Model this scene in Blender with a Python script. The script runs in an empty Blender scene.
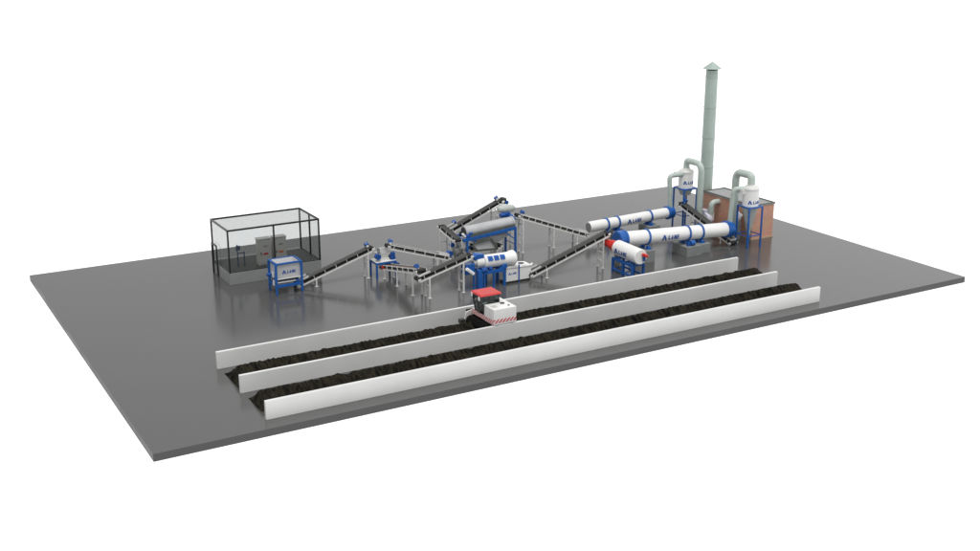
import bpy, bmesh, math, random
from mathutils import Vector, Matrix, noise
random.seed(7)
scene = bpy.context.scene
C = bpy.data.collections.new("plant"); scene.collection.children.link(C)
V = Vector

# ------------------------------------------------------------------ materials
def mat(name, col, rough=0.5, metal=0.0, var=0.12, scale=1.5, bump=0.0, spec=0.5, col2=None, coat=0.0, streak=False, aniso=None):
    m = bpy.data.materials.new(name); m.use_nodes = True
    nt = m.node_tree; b = nt.nodes["Principled BSDF"]
    tc = nt.nodes.new("ShaderNodeTexCoord")
    mp = nt.nodes.new("ShaderNodeMapping"); nt.links.new(tc.outputs["Object"], mp.inputs["Vector"])
    if aniso: mp.inputs["Scale"].default_value = aniso
    if streak: mp.inputs["Scale"].default_value = (1, 1, .12)
    n = nt.nodes.new("ShaderNodeTexNoise"); n.inputs["Scale"].default_value = scale; n.inputs["Detail"].default_value = 6
    nt.links.new(mp.outputs["Vector"], n.inputs["Vector"])
    mx = nt.nodes.new("ShaderNodeMix"); mx.data_type = 'RGBA'
    c2 = col2 or tuple(c * (1 - var) for c in col)
    mx.inputs[6].default_value = (*c2, 1); mx.inputs[7].default_value = (*col, 1)
    ra = nt.nodes.new("ShaderNodeMapRange"); ra.inputs[1].default_value = .35; ra.inputs[2].default_value = .62
    nt.links.new(n.outputs["Fac"], ra.inputs[0]); nt.links.new(ra.outputs[0], mx.inputs[0])
    nt.links.new(mx.outputs[2], b.inputs["Base Color"])
    rr = nt.nodes.new("ShaderNodeMapRange"); rr.inputs[1].default_value = .3; rr.inputs[2].default_value = .7
    rr.inputs[3].default_value = rough * .85; rr.inputs[4].default_value = min(1, rough * 1.15)
    nt.links.new(n.outputs["Fac"], rr.inputs[0]); nt.links.new(rr.outputs[0], b.inputs["Roughness"])
    b.inputs["Metallic"].default_value = metal
    b.inputs["Specular IOR Level"].default_value = spec
    b.inputs["Coat Weight"].default_value = coat
    if bump:
        n2 = nt.nodes.new("ShaderNodeTexNoise"); n2.inputs["Scale"].default_value = scale * 6; n2.inputs["Detail"].default_value = 8
        nt.links.new(tc.outputs["Object"], n2.inputs["Vector"])
        bp = nt.nodes.new("ShaderNodeBump"); bp.inputs["Strength"].default_value = bump; bp.inputs["Distance"].default_value = .05
        nt.links.new(n2.outputs["Fac"], bp.inputs["Height"]); nt.links.new(bp.outputs[0], b.inputs["Normal"])
    return m

M = dict(
    slab=mat("polished_grey_floor", (.074, .074, .0735), .17, var=.03, scale=.05, spec=.78),
    slabside=mat("grey_slab_edge", (.05, .05, .05), .5, var=.05, scale=.2),
    wall=mat("white_wall_paint", (.69, .69, .685), .45, var=.05, scale=.35, bump=.03),
    compost=mat("black_compost", (.027, .024, .016), .95, col2=(.002, .002, .0017), scale=3.2, bump=1.0, spec=.1, aniso=(1.5, .4, .5)),
    white=mat("white_paint", (.80, .80, .79), .3, var=.04, scale=.8),
    offwhite=mat("off_white_paint", (.70, .70, .67), .35, var=.05, scale=.8),
    blue=mat("blue_paint", (.010, .105, .40), .3, var=.18, scale=1.2),
    navy=mat("logo_blue", (.010, .07, .32), .4, var=.05),
    motorblue=mat("motor_blue", (.008, .08, .34), .32, var=.2, scale=4),
    steel=mat("light_grey_steel", (.72, .72, .70), .42, var=.12, scale=2),
    galv=mat("brushed_silver", (.40, .41, .41), .33, metal=.35, var=.12, scale=1.2),
    silver=mat("pale_silver_sheet", (.55, .56, .57), .35, metal=.15, var=.08, scale=.8, streak=True),
    belt=mat("rubber_belt", (.052, .053, .05), .62, var=.25, scale=3),
    beltdark=mat("dark_shade_rubber", (.012, .012, .012), .7, var=.3, scale=3),  # near-black rubber, also paints the shade under belts
    dark=mat("dark_steel", (.045, .05, .045), .5, var=.3, scale=3),
    olive=mat("olive_grey_steel", (.10, .11, .095), .45, var=.2, scale=2),
    black=mat("black_paint", (.01, .01, .011), .4, var=.2, scale=3),
    red=mat("red_paint", (.62, .02, .012), .35, var=.12, scale=2),
    roofred=mat("roof_red", (.60, .05, .05), .4, var=.12, scale=1.5),
    pipe=mat("pale_green_duct", (.44, .51, .47), .4, var=.1, scale=1),
    chim=mat("grey_green_chimney", (.37, .45, .41), .42, var=.12, scale=.5),
    conc=mat("grey_concrete", (.22, .235, .23), .7, var=.12, scale=.9, bump=.15),
    plinth=mat("pale_plinth", (.25, .262, .255), .6, var=.08, scale=.6, bump=.08),
    roof=mat("grey_roof_sheet", (.30, .31, .31), .6, var=.1, scale=.5),
    sand=mat("sand_footing", (.50, .36, .24), .8, var=.12, scale=2),
    cab=mat("cabinet_grey", (.50, .50, .47), .45, var=.05, scale=1),
    lilac=mat("fan_pale_lilac", (.62, .61, .70), .35, var=.06, scale=1),
    hoodgrey=mat("pale_greenish_hood", (.46, .49, .46), .4, var=.15, scale=2),
    innerfloor=mat("shaded_inner_floor", (.06, .065, .06), .6),  # shading inside the glass room put into the floor colour
    galv2=mat("dull_silver_drum", (.44, .45, .46), .4, metal=.1, var=.12, scale=.8),
    cavityblack=mat("cavity_shade_black", (.006, .006, .006), .85, spec=.1),  # carries the shade of the cavity under the turner
    beltgrey=mat("grey_return_belt", (.075, .075, .07), .7, var=.5, scale=3),  # lighter grey return belt for the pale conveyors
    brown=mat("brown_dust", (.16, .10, .07), .8, var=.5, scale=6),
)

def brick_material():
    m = bpy.data.materials.new("red_brick"); m.use_nodes = True
    nt = m.node_tree; b = nt.nodes["Principled BSDF"]; b.inputs["Roughness"].default_value = .8
    g = nt.nodes.new("ShaderNodeNewGeometry"); tc = nt.nodes.new("ShaderNodeTexCoord")
    sp = nt.nodes.new("ShaderNodeSeparateXYZ"); nt.links.new(tc.outputs["Object"], sp.inputs[0])
    ad = nt.nodes.new("ShaderNodeMath"); ad.operation = 'ADD'
    nt.links.new(sp.outputs[0], ad.inputs[0]); nt.links.new(sp.outputs[1], ad.inputs[1])
    cb = nt.nodes.new("ShaderNodeCombineXYZ"); nt.links.new(ad.outputs[0], cb.inputs[0]); nt.links.new(sp.outputs[2], cb.inputs[1])
    br = nt.nodes.new("ShaderNodeTexBrick"); nt.links.new(cb.outputs[0], br.inputs["Vector"])
    br.inputs["Color1"].default_value = (.72, .37, .25, 1); br.inputs["Color2"].default_value = (.62, .31, .21, 1)
    br.inputs["Mortar"].default_value = (.60, .46, .38, 1)
    br.inputs["Scale"].default_value = 1; br.inputs["Brick Width"].default_value = .42; br.inputs["Row Height"].default_value = .14
    br.inputs["Mortar Size"].default_value = .012
    n = nt.nodes.new("ShaderNodeTexNoise"); n.inputs["Scale"].default_value = .7; nt.links.new(tc.outputs["Object"], n.inputs["Vector"])
    mx = nt.nodes.new("ShaderNodeMix"); mx.data_type = 'RGBA'; mx.blend_type = 'MULTIPLY'; mx.inputs[0].default_value = .35
    nt.links.new(br.outputs["Color"], mx.inputs[6]); nt.links.new(n.outputs["Color"], mx.inputs[7])
    nt.links.new(mx.outputs[2], b.inputs["Base Color"])
    bp = nt.nodes.new("ShaderNodeBump"); bp.inputs["Strength"].default_value = .4; bp.inputs["Distance"].default_value = .02
    nt.links.new(br.outputs["Fac"], bp.inputs["Height"]); bp.invert = True; nt.links.new(bp.outputs[0], b.inputs["Normal"])
    return m
M["brick"] = brick_material()

def glass_material(name, tint, gloss=.5):
    m = bpy.data.materials.new(name); m.use_nodes = True
    nt = m.node_tree; nt.nodes.clear()
    o = nt.nodes.new("ShaderNodeOutputMaterial"); mix = nt.nodes.new("ShaderNodeMixShader")
    t = nt.nodes.new("ShaderNodeBsdfTransparent"); t.inputs[0].default_value = (*tint, 1)
    gl = nt.nodes.new("ShaderNodeBsdfGlossy"); gl.inputs["Roughness"].default_value = .03
    f = nt.nodes.new("ShaderNodeFresnel"); f.inputs[0].default_value = 1.45
    mu = nt.nodes.new("ShaderNodeMath"); mu.operation = 'MULTIPLY'; mu.inputs[1].default_value = gloss
    nt.links.new(f.outputs[0], mu.inputs[0]); nt.links.new(mu.outputs[0], mix.inputs[0])
    nt.links.new(t.outputs[0], mix.inputs[1]); nt.links.new(gl.outputs[0], mix.inputs[2]); nt.links.new(mix.outputs[0], o.inputs[0])
    return m
M["glass"] = glass_material("smoked_glass", (.845, .85, .85), .12)
M["cabglass"] = glass_material("cab_glass", (.62, .66, .66), .8)

def stripe_material():
    m = bpy.data.materials.new("red_white_hazard"); m.use_nodes = True
    nt = m.node_tree; b = nt.nodes["Principled BSDF"]; b.inputs["Roughness"].default_value = .4
    tc = nt.nodes.new("ShaderNodeTexCoord"); sp = nt.nodes.new("ShaderNodeSeparateXYZ"); nt.links.new(tc.outputs["Object"], sp.inputs[0])
    a = nt.nodes.new("ShaderNodeMath"); a.operation = 'ADD'; nt.links.new(sp.outputs[0], a.inputs[0]); nt.links.new(sp.outputs[1], a.inputs[1])
    s = nt.nodes.new("ShaderNodeMath"); s.operation = 'SUBTRACT'; nt.links.new(a.outputs[0], s.inputs[0]); nt.links.new(sp.outputs[2], s.inputs[1])
    f = nt.nodes.new("ShaderNodeMath"); f.operation = 'MULTIPLY'; f.inputs[1].default_value = 2.7; nt.links.new(s.outputs[0], f.inputs[0])
    fr = nt.nodes.new("ShaderNodeMath"); fr.operation = 'FRACT'; nt.links.new(f.outputs[0], fr.inputs[0])
    g = nt.nodes.new("ShaderNodeMath"); g.operation = 'GREATER_THAN'; g.inputs[1].default_value = .5; nt.links.new(fr.outputs[0], g.inputs[0])
    mx = nt.nodes.new("ShaderNodeMix"); mx.data_type = 'RGBA'; mx.inputs[6].default_value = (.75, .72, .70, 1); mx.inputs[7].default_value = (.58, .03, .05, 1)
    nt.links.new(g.outputs[0], mx.inputs[0]); nt.links.new(mx.outputs[2], b.inputs["Base Color"])
    return m
M["hazard"] = stripe_material()

# ------------------------------------------------------------------ mesh builder
class MB:
    def __init__(s): s.b = bmesh.new()
    def poly(s, pts, smooth=False):
        f = s.b.faces.new([s.b.verts.new(p) for p in pts]); f.smooth = smooth; return f
    def hexa(s, p):     # 8 points, bottom 4 then top 4
        vs = [s.b.verts.new(q) for q in p]
        for q in ((3,2,1,0),(4,5,6,7),(0,1,5,4),(1,2,6,5),(2,3,7,6),(3,0,4,7)): s.b.faces.new([vs[i] for i in q])
        return s
    def box(s, x0, x1, y0, y1, z0, z1):
        return s.hexa([(x0,y0,z0),(x1,y0,z0),(x1,y1,z0),(x0,y1,z0),(x0,y0,z1),(x1,y0,z1),(x1,y1,z1),(x0,y1,z1)])
    def bar(s, p, q, w=.1, h=None, up=V((0,0,1))):
        p = V(p); q = V(q); h = h or w; d = (q - p).normalized()
        if abs(d.dot(up)) > .98: up = V((0,1,0))
        a = d.cross(up).normalized(); n = a.cross(d).normalized()
        P = []
        for e in (p, q): P.append([e + a*(i*w/2) + n*(j*h/2) for i, j in ((-1,-1),(1,-1),(1,1),(-1,1))])
        return s.hexa([P[0][0],P[0][1],P[1][1],P[1][0],P[0][3],P[0][2],P[1][2],P[1][3]])
    def rev(s, p, q, prof, seg=32, cap=True):  # prof: list of (t along p->q in metres, radius)
        p = V(p); q = V(q); d = (q - p).normalized()
        a = d.cross(V((0,0,1))) if abs(d.z) < .95 else d.cross(V((0,1,0)))
        a.normalize(); n = a.cross(d)
        def ring(t, r): return [s.b.verts.new(p + d*t + (a*math.cos(k*2*math.pi/seg) + n*math.sin(k*2*math.pi/seg))*r) for k in range(seg)]
        for (t0, r0), (t1, r1) in zip(prof, prof[1:]):
            A = ring(t0, r0); B = ring(t1, r1); sm = True
            for k in range(seg):
                f = s.b.faces.new([A[k], A[(k+1) % seg], B[(k+1) % seg], B[k]]); f.smooth = sm
        if cap:
            if prof[0][1] > 1e-4: s.b.faces.new(ring(*prof[0]))
            if prof[-1][1] > 1e-4: s.b.faces.new(ring(*prof[-1])[::-1])
        return s
    def cyl(s, p, q, r, r2=None, seg=32, cap=True):
        return s.rev(p, q, [(0, r), ((V(q)-V(p)).length, r if r2 is None else r2)], seg, cap)
    def tube(s, pts, r, bend=None, seg=20):
        bend = bend or r*1.6; pts = [V(p) for p in pts]; path = [pts[0]]
        for i in range(1, len(pts)-1):
            a, b, c = pts[i-1], pts[i], pts[i+1]; u = (a-b).normalized(); w = (c-b).normalized()
            L = min(bend, (a-b).length*.49, (c-b).length*.49)
            for k in range(9):
                t = k/8; path.append((b+u*L)*(1-t)**2 + b*2*t*(1-t) + (b+w*L)*t*t)
        path.append(pts[-1])
        prev = None; rings = []; a = None
        for i, p in enumerate(path):
            d = (path[min(i+1, len(path)-1)] - path[max(i-1, 0)]).normalized()
            if a is None:
                a = d.cross(V((0,0,1))) if abs(d.z) < .9 else d.cross(V((0,1,0)))
            a = (a - d*a.dot(d)).normalized(); n = a.cross(d)
            rings.append([s.b.verts.new(p + (a*math.cos(k*2*math.pi/seg) + n*math.sin(k*2*math.pi/seg))*r) for k in range(seg)])
        for A, B in zip(rings, rings[1:]):
            for k in range(seg):
                f = s.b.faces.new([A[k], A[(k+1) % seg], B[(k+1) % seg], B[k]]); f.smooth = True
        s.b.faces.new([s.b.verts.new(v.co) for v in rings[0]]); s.b.faces.new([s.b.verts.new(v.co) for v in rings[-1]][::-1])
        return s
    def prism(s, poly, y0, y1):   # polygon in XZ, extruded along Y
        A = [s.b.verts.new((x, y0, z)) for x, z in poly]; B = [s.b.verts.new((x, y1, z)) for x, z in poly]
        s.b.faces.new(A); s.b.faces.new(B[::-1]); n = len(poly)
        for k in range(n): s.b.faces.new([A[k], B[k], B[(k+1) % n], A[(k+1) % n]])
        return s
    def prismx(s, poly, x0, x1):  # polygon in YZ, extruded along X
        A = [s.b.verts.new((x0, y, z)) for y, z in poly]; B = [s.b.verts.new((x1, y, z)) for y, z in poly]
        s.b.faces.new(A); s.b.faces.new(B[::-1]); n = len(poly)
        for k in range(n): s.b.faces.new([A[k], B[k], B[(k+1) % n], A[(k+1) % n]])
        return s
    def build(s, name, m, parent=None, bevel=0, label=None):
        bmesh.ops.recalc_face_normals(s.b, faces=s.b.faces)
        me = bpy.data.meshes.new(name); 
        off = parent_world(parent) if parent else None
        if off is not None:
            bmesh.ops.translate(s.b, verts=s.b.verts, vec=-off)
        s.b.to_mesh(me); s.b.free(); me.materials.append(M[m] if isinstance(m, str) else m)
        o = bpy.data.objects.new(name, me); C.objects.link(o)
        if parent: o.parent = parent
        if bevel:
            bv = o.modifiers.new("bevel", 'BEVEL'); bv.width = bevel; bv.segments = 2; bv.limit_method = 'ANGLE'
        if label: o["label"] = label
        return o

def parent_world(p):
    v = V((0,0,0))
    while p: v += p.location; p = p.parent
    return v

def tag(o, label, cat, group=None):
    o["label"] = label; o["category"] = cat
    if group: o["group"] = group
    return o
def thing(name, loc, label, cat, group=None):
    o = bpy.data.objects.new(name, None); C.objects.link(o); o.location = loc; o.empty_display_size = .3
    return tag(o, label, cat, group)

# ------------------------------------------------------------------ logo (mark + LANE lettering)
def quads_for_logo():
    """quads in (u,v) with cap height 1, v from 0 to 1"""
    Q = []
    # mark: slanted chevron with a notched foot
    Q += [[(-.05,-.12),(.38,-.12),(.86,1.15),(.46,1.15)], [(.46,1.15),(.86,1.15),(1.46,-.12),(.96,-.12)], [(.30,.06),(.66,.06),(.58,.34),(.40,.34)]]
    x = 1.75; w = .62; t = .26
    Q += [[(x,0),(x+t,0),(x+t,1),(x,1)], [(x+t,0),(x+w,0),(x+w,t),(x+t,t)]]
    x += .74
    Q += [[(x,0),(x+t,0),(x+.43,1),(x+.23,1)], [(x+.62-t+.04,0),(x+.66,0),(x+.43,1),(x+.23,1)], [(x+.12,.22),(x+.54,.22),(x+.49,.40),(x+.17,.40)]]
    x += .80
    Q += [[(x,0),(x+t,0),(x+t,1),(x,1)], [(x+.46,0),(x+.46+t,0),(x+.46+t,1),(x+.46,1)], [(x,1),(x+t,1),(x+.66,0),(x+.46,0)]]
    x += .82
    Q += [[(x,0),(x+t,0),(x+t,1),(x,1)]] + [[(x+t,a),(x+.6,a),(x+.6,a+.19),(x+t,a+.19)] for a in (0,.405,.81)]
    return Q, x + .6
LQ, LW = quads_for_logo()
def logo(parent, fn, h, m="navy"):
    """fn(u,v) in metres, u to the right, centred; v up, centred -> world point"""
    b = MB(); 
    for qi, q in enumerate(LQ):
        n = 5
        P = {}
        for i in range(n+1):
            for j in range(n+1):
                s, t = i/n, j/n
                u = (q[0][0]*(1-s)+q[1][0]*s)*(1-t) + (q[3][0]*(1-s)+q[2][0]*s)*t
                v = (q[0][1]*(1-s)+q[1][1]*s)*(1-t) + (q[3][1]*(1-s)+q[2][1]*s)*t
                P[i,j] = b.b.verts.new(fn((u-LW/2)*h, (v-.5)*h, .0006*(qi % 4)))
        for i in range(n):
            for j in range(n): b.b.faces.new([P[i,j],P[i+1,j],P[i+1,j+1],P[i,j+1]])
    return b.build("lettering", m, parent)
def flat_y(cx, y, cz): return lambda u, v, e: V((cx+u, y-.012-e, cz+v))
def on_cyl_x(p, q, r, t, ang):  # cylinder axis p->q (about X); t metres along; ang: angle above the -Y side
    p = V(p); d = (V(q)-p).normalized(); side = V((0,-1,0)); n = side.cross(d)*-1; n = d.cross(side)*-1 if n.z < 0 else n
    def f(u, v, e):
        a = ang + v/r; return p + d*(t+u) + (side*math.cos(a) + n*math.sin(a))*(r+.015+e)
    return f
def on_cyl_y(x, z, r, y, ang):  # cylinder axis along Y seen from -X side: reading direction towards -Y
    def f(u, v, e):
        a = ang + v/r; return V((x - math.cos(a)*(r+.015+e), y - u, z + math.sin(a)*(r+.015+e)))
    return f
def on_cyl_z(x, y, r, z, ang):
    def f(u, v, e):
        a = ang + u/r; return V((x + math.cos(a)*(r+.015+e), y + math.sin(a)*(r+.015+e), z + v))
    return f

# ------------------------------------------------------------------ setting
W, D = 83.86, 48.92
g = MB().box(0, W, 0, D, -.6, 0).build("ground_slab", "slab"); g["kind"] = "structure"
g.data.materials.append(M["slabside"])
for f in g.data.polygons:
    if f.normal.z < .5: f.material_index = 1

# retaining walls ------------------------------------------------------
for y, lab in ((13.33, "white retaining wall behind the turner, farthest of the three trough walls"),
               (7.43, "white retaining wall between the two black compost rows"),
               (1.56, "white retaining wall along the front edge, nearest of the three trough walls")):
    o = MB().box(8.81, 64.83, 0, .3, .0, 1.49).build("retaining_wall", "wall", bevel=.02)
    o.location = (0, y, 0); tag(o, lab, "wall", "white trough walls"); o["kind"] = "thing"

# compost rows ----------------------------------------------------------
def compost(yc, wl, H_, label):
    b = bmesh.new(); nx, ny = 620, 26; x0, x1 = 9.0, 65.4; G = []
    for i in range(nx+1):
        x = x0 + (x1-x0)*i/nx; row = []
        for j in range(ny+1):
            t = -1 + 2*j/ny
            hw = wl; hh = H_
            e = min(1, (x-x0)/.55); e2 = min(1, (x1-x)/1.3)
            prof = max(0, 1-abs(t))**.85
            z = hh*prof*(e**.7)*math.sqrt(max(0, 1-(1-e2)**2))
            y = t*hw*(1-.12*(1-e2))
            p = V((x, y+yc, z))
            k = noise.fractal(V((x*2.3, y*2.1, yc)), 1.0, 2.0, 4)*.08 + noise.noise(V((x*.85, y*.5, yc)))*.05
            ridge = abs(noise.noise(V((x*3.1+y*.5, yc*3, .5))))*.15
            if z > .02: p.z = max(0.004, z + (k - ridge)*min(1, z*2.5)); 
            else: p.z = 0.004
            p.x += noise.noise(V((x*1.9, y*2.4, yc+9)))*.12*min(1, z*3)
            p.y += noise.noise(V((x*2.1, y*1.4, yc+20)))*.14
            row.append(b.verts.new(p))
        G.append(row)
    for i in range(nx):
        for j in range(ny): b.faces.new([G[i][j], G[i+1][j], G[i+1][j+1], G[i][j+1]])
    edge = [G[i][0] for i in range(nx+1)] + [G[nx][j] for j in range(1, ny+1)] + [G[i][ny] for i in range(nx-1, -1, -1)] + [G[0][j] for j in range(ny-1, 0, -1)]
    me = bpy.data.meshes.new("compost_pile")
    bmesh.ops.recalc_face_normals(b, faces=b.faces)
    b.to_mesh(me); b.free(); me.materials.append(M["compost"])
    o = bpy.data.objects.new("compost_pile", me); C.objects.link(o)
    tag(o, label, "compost", "long compost rows in the troughs")
compost(10.35, 1.8, 1.26, "long row of black compost under the turner, between the rear and middle walls")
compost(4.75, 1.55, 1.16, "long row of black compost behind the front wall, no machine on it")

# ------------------------------------------------------------------ conveyors
def conveyor(tail, head, w, label, legs=(), motor=True, guard=True, idler=1.2, mside=1, dust=False, taillen=1.4, heads=True, pale=False, msize=.8):
    tail = V(tail); head = V(head); L = (head-tail).length; d = (head-tail)/L
    s = d.cross(V((0,0,1))).normalized()       # to the right of travel
    n = s.cross(d).normalized()
    T = thing("belt_conveyor", (tail.x, tail.y, 0), label, "conveyor", "belt conveyors of the plant")
    P = lambda a, b_, c: tail + d*a + s*b_ + n*c
    h = w/2
    for k in (-1, 1):
        MB().bar(P(0, k*h, 0), P(L, k*h, 0), .07, .15, n).build("side_rail", "steel", T)
    # upper belt: shallow trough, with thickness
    b = MB(); prof = [(-h*.92, .44), (-h*.5, .33), (h*.5, .33), (h*.92, .44)]
    sec = prof + [(x, z-.05) for x, z in prof[::-1]]
    A = [b.b.verts.new(P(.15, x, z)) for x, z in sec]; B = [b.b.verts.new(P(L-.15, x, z)) for x, z in sec]
    for k in range(len(sec)):
        q = (k+1) % len(sec); b.b.faces.new([A[k], A[q], B[q], B[k]])
    b.b.faces.new(A[::-1]); b.b.faces.new(B); b.build("belt", "belt", T)
    b = MB(); b.bar(P(.1, 0, .17), P(L-.1, 0, .17), h*1.6, .16, n); b.build("return_belt", "beltgrey" if pale else "beltdark", T)  # bar's dark colour stands for the shade under the belt
    nI = max(2, int(L/idler))
    for i in range(nI):
        a = L*(i+.5)/nI; b = MB()
        for k in (-1, 1): b.bar(P(a, k*h, .07), P(a, k*h*1.04, .43), .07, .05, d)
        b.bar(P(a, -h, .08), P(a, h, .08), .06, .04, n)
        b.build("idler", "steel", T)
    for a, nm in ((.05, "tail_pulley"), (L-.05, "head_pulley")):
        b = MB().cyl(P(a, -h*.95, .22), P(a, h*.95, .22), .19, seg=20)
        o = b.build(nm, "beltdark", T)
        for k in (-1, 1):
            MB().bar(P(a-.16, k*(h+.05), .2), P(a+.16, k*(h+.05), .2), .09, .2, n).build("bearing", "steel", o)
    if guard:
        b = MB()
        for k in (-1, 1): b.bar(P(.15, k*h*.8, .58), P(taillen, k*h*.8, .58), .04, .2, n)
        b.bar(P(.13, -h*.8, .58), P(.13, h*.8, .58), .04, .2, n)
        b.build("tail_guard", "steel", T)
    if motor:
        o = MB().bar(P(L-.5, mside*h*.55, .54), P(L-.2, mside*h*.55, .54), .34, .28, n).build("gearbox", "offwhite", T, bevel=.03)
        b = MB().rev(P(L-.6, mside*h*.62, .70), P(L-.1, mside*h*.62, .70), [(0,.10),(.04,.2*msize/.8),(.34,.21*msize/.8),(.36,.24*msize/.8),(.42,.24*msize/.8)], 18)
        b.build("motor", "motorblue", T)
        if heads:
            MB().cyl(P(L-.02, -h*.9, .2), P(L-.02, h*.9, .2), .1, seg=12).build("drive_shaft", "steel", T)
    if pale:
        for k in (-1, 1): MB().bar(P(.1, k*h*.97, .44), P(L-.1, k*h*.97, .44), .04, .11, n).build("skirt", "steel", T)
    if dust:
        b = MB().bar(P(.4, 0, .40), P(L-.5, 0, .40), h*.8, .05, n); b.build("material_layer", "brown", T)
    ax = V((d.x, d.y, 0)).normalized()
    for a, nb in legs:
        top = P(a, 0, -.05); ends = []
        for k in (-1, 1):
            q = top + s*k*h
            MB().bar((q.x, q.y, 0), (q.x, q.y, q.z), .14).build("leg", "steel", T)
            MB().box(q.x-.15, q.x+.15, q.y-.15, q.y+.15, 0.003, .025).build("foot_plate", "steel", T)
            ends.append(q)
        for i in range(nb):
            z = ends[0].z*(i+.8)/(nb+.35)
            MB().bar((ends[0].x, ends[0].y, z), (ends[1].x, ends[1].y, z), .09, .12).build("crossbar", "steel", T)
    global T_last
    T_last = T
    return T

conveyor((22.5, 30.9, .20), (30.9, 30.9, 2.85), .9, "dark belt conveyor rising from the blue hopper to the small crusher", legs=((2.0, 0), (8.0, 1)), mside=-1)
conveyor((32.0, 30.6, .72), (32.05, 22.0, 2.50), 1.0, "nearly level brown-dusted conveyor coming out from under the small crusher", legs=((7.8, 1),(1.2, 0),(4.2, 0)), guard=False, dust=True, mside=1, pale=True)
conveyor((31.5, 21.8, 1.80), (37.4, 21.8, 3.38), .95, "short dark conveyor on tall legs feeding the white windowed drum", legs=((1.1, 1), (5.0, 2)), motor=False)
conveyor((39.4, 30.5, .62), (32.3, 30.5, 2.95), .85, "pale-railed return conveyor sloping up leftwards to the small crusher", legs=((1.5, 1),), guard=True, mside=1, pale=True)
conveyor((44.3, 21.8, .30), (54.0, 21.8, 3.45), .95, "longest dark conveyor climbing from the white box machine to the front dryer", legs=((1.9, 0), (9.3, 3)), motor=False)
conveyor((71.05, 21.2, .12), (70.9, 30.6, 2.80), .95, "dark conveyor descending from the rear drum behind the front drum", legs=((1.6, 0), (7.2, 1)), mside=1)
conveyor((57.6, 31.1, .55), (48.35, 31.1, 4.05), .9, "pale thin conveyor sloping down from the silver screen to the rear drum", legs=((1.5, 0), (4.9, 2), (9.25, 3)), guard=True, idler=.85, mside=-1, pale=True)
conveyor((41.6, 34.7, 2.15), (48.6, 34.7, 4.95), .95, "dark conveyor rising against the white background above the silver screen", legs=((.8, 1), (6.3, 2)), mside=-1, guard=True, msize=.7)
MB().rev((42.6,35.35,3.15), (43.0,35.35,3.3), [(0,.1),(.04,.22),(.36,.24),(.42,.2)], 18).build("tail_motor", "motorblue", T_last)
MB().box(48.55, 49.0, 34.3, 35.1, 4.75, 5.45).build("discharge_hood", "dark", T_last, bevel=.05)
MB().cyl((49.0,34.2,4.95), (49.0,34.6,4.95), .22, seg=18).build("drive_pulley", "motorblue", T_last)
conveyor((40.5, 30.2, 2.45), (40.6, 34.2, 3.10), .75, "short cross conveyor at the left end of the silver screen", legs=((1.0, 0), (3.4, 1)), guard=False, motor=False)
conveyor((46.1, 30.8, 1.0), (41.9, 30.8, 1.15), .8, "short level conveyor under the silver screen drum", legs=((.6, 0), (3.6, 0)), guard=False, motor=False, dust=True)

# ------------------------------------------------------------------ glass enclosure
ex0, ex1, ey0, ey1, eh, ph = 17.0, 26.88, 35.15, 40.75, 5.64, 1.22
T = thing("glass_enclosure", (ex0, ey0, 0), "black-framed glass room on a grey plinth at the left of the slab", "glass room")
MB().box(ex0, ex1, ey0, ey1, 0, ph).build("plinth", "plinth", T, bevel=.02)
MB().box(ex0+.16, ex1-.16, ey0+.16, ey1-.16, ph, ph+.008).build("inner_floor", "innerfloor", T)  # dark sheet paints the shading seen behind the glass
b = MB(); w = .15
for x in (ex0+.08, ex1-.08):
    for y in (ey0+.08, ey1-.08): b.bar((x,y,ph), (x,y,eh-.08), w)
b.bar((21.9,ey0+.08,ph), (21.9,ey0+.08,eh-.08), w); 
b.bar((ex1-.08,37.86,ph), (ex1-.08,37.86,eh-.08), w)
for y in (ey0+.08, ey1-.08): b.bar((ex0,y,eh), (ex1,y,eh), .16)
b.bar((ex0+.16,ey0+.08,ph+.05), (ex1-.16,ey0+.08,ph+.05), .08)
for x in (ex0+.08, ex1-.08): b.bar((x,ey0+.16,eh), (x,ey1-.16,eh), .16); b.bar((x,ey0+.16,ph+.05), (x,ey1-.16,ph+.05), .08)
b.build("frame", "black", T)
MB().box(ex0+.1, ex1-.1, ey0+.07, ey0+.09, ph+.13, eh-.08).build("glass_pane", "glass", T)
MB().box(ex0+.1, ex1-.1, ey1-.09, ey1-.07, ph+.13, eh-.08).build("glass_pane", "glass", T)
MB().box(ex0+.07, ex0+.09, ey0+.1, ey1-.1, ph+.13, eh-.08).build("glass_pane", "glass", T)
MB().box(ex1-.09, ex1-.07, ey0+.1, ey1-.1, ph+.13, eh-.08).build("glass_pane", "glass", T)
MB().box(ex0+.1, ex1-.1, ey0+.1, ey1-.1, eh+.0, eh+.02).build("roof_pane", "glass", T)
b = MB(); dx = ex0-.1
b.bar((dx,38.75,.0), (dx,38.75,3.25), .13); b.bar((dx,40.3,.0), (dx,40.3,3.25), .13); b.bar((dx,38.69,3.25), (dx,40.36,3.25), .13); b.bar((dx,38.82,1.3), (dx,40.23,1.3), .08)
b.build("door_frame", "black", T)
M["slate"] = mat("slate_blue_tone", (.07,.10,.15), .5)
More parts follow.
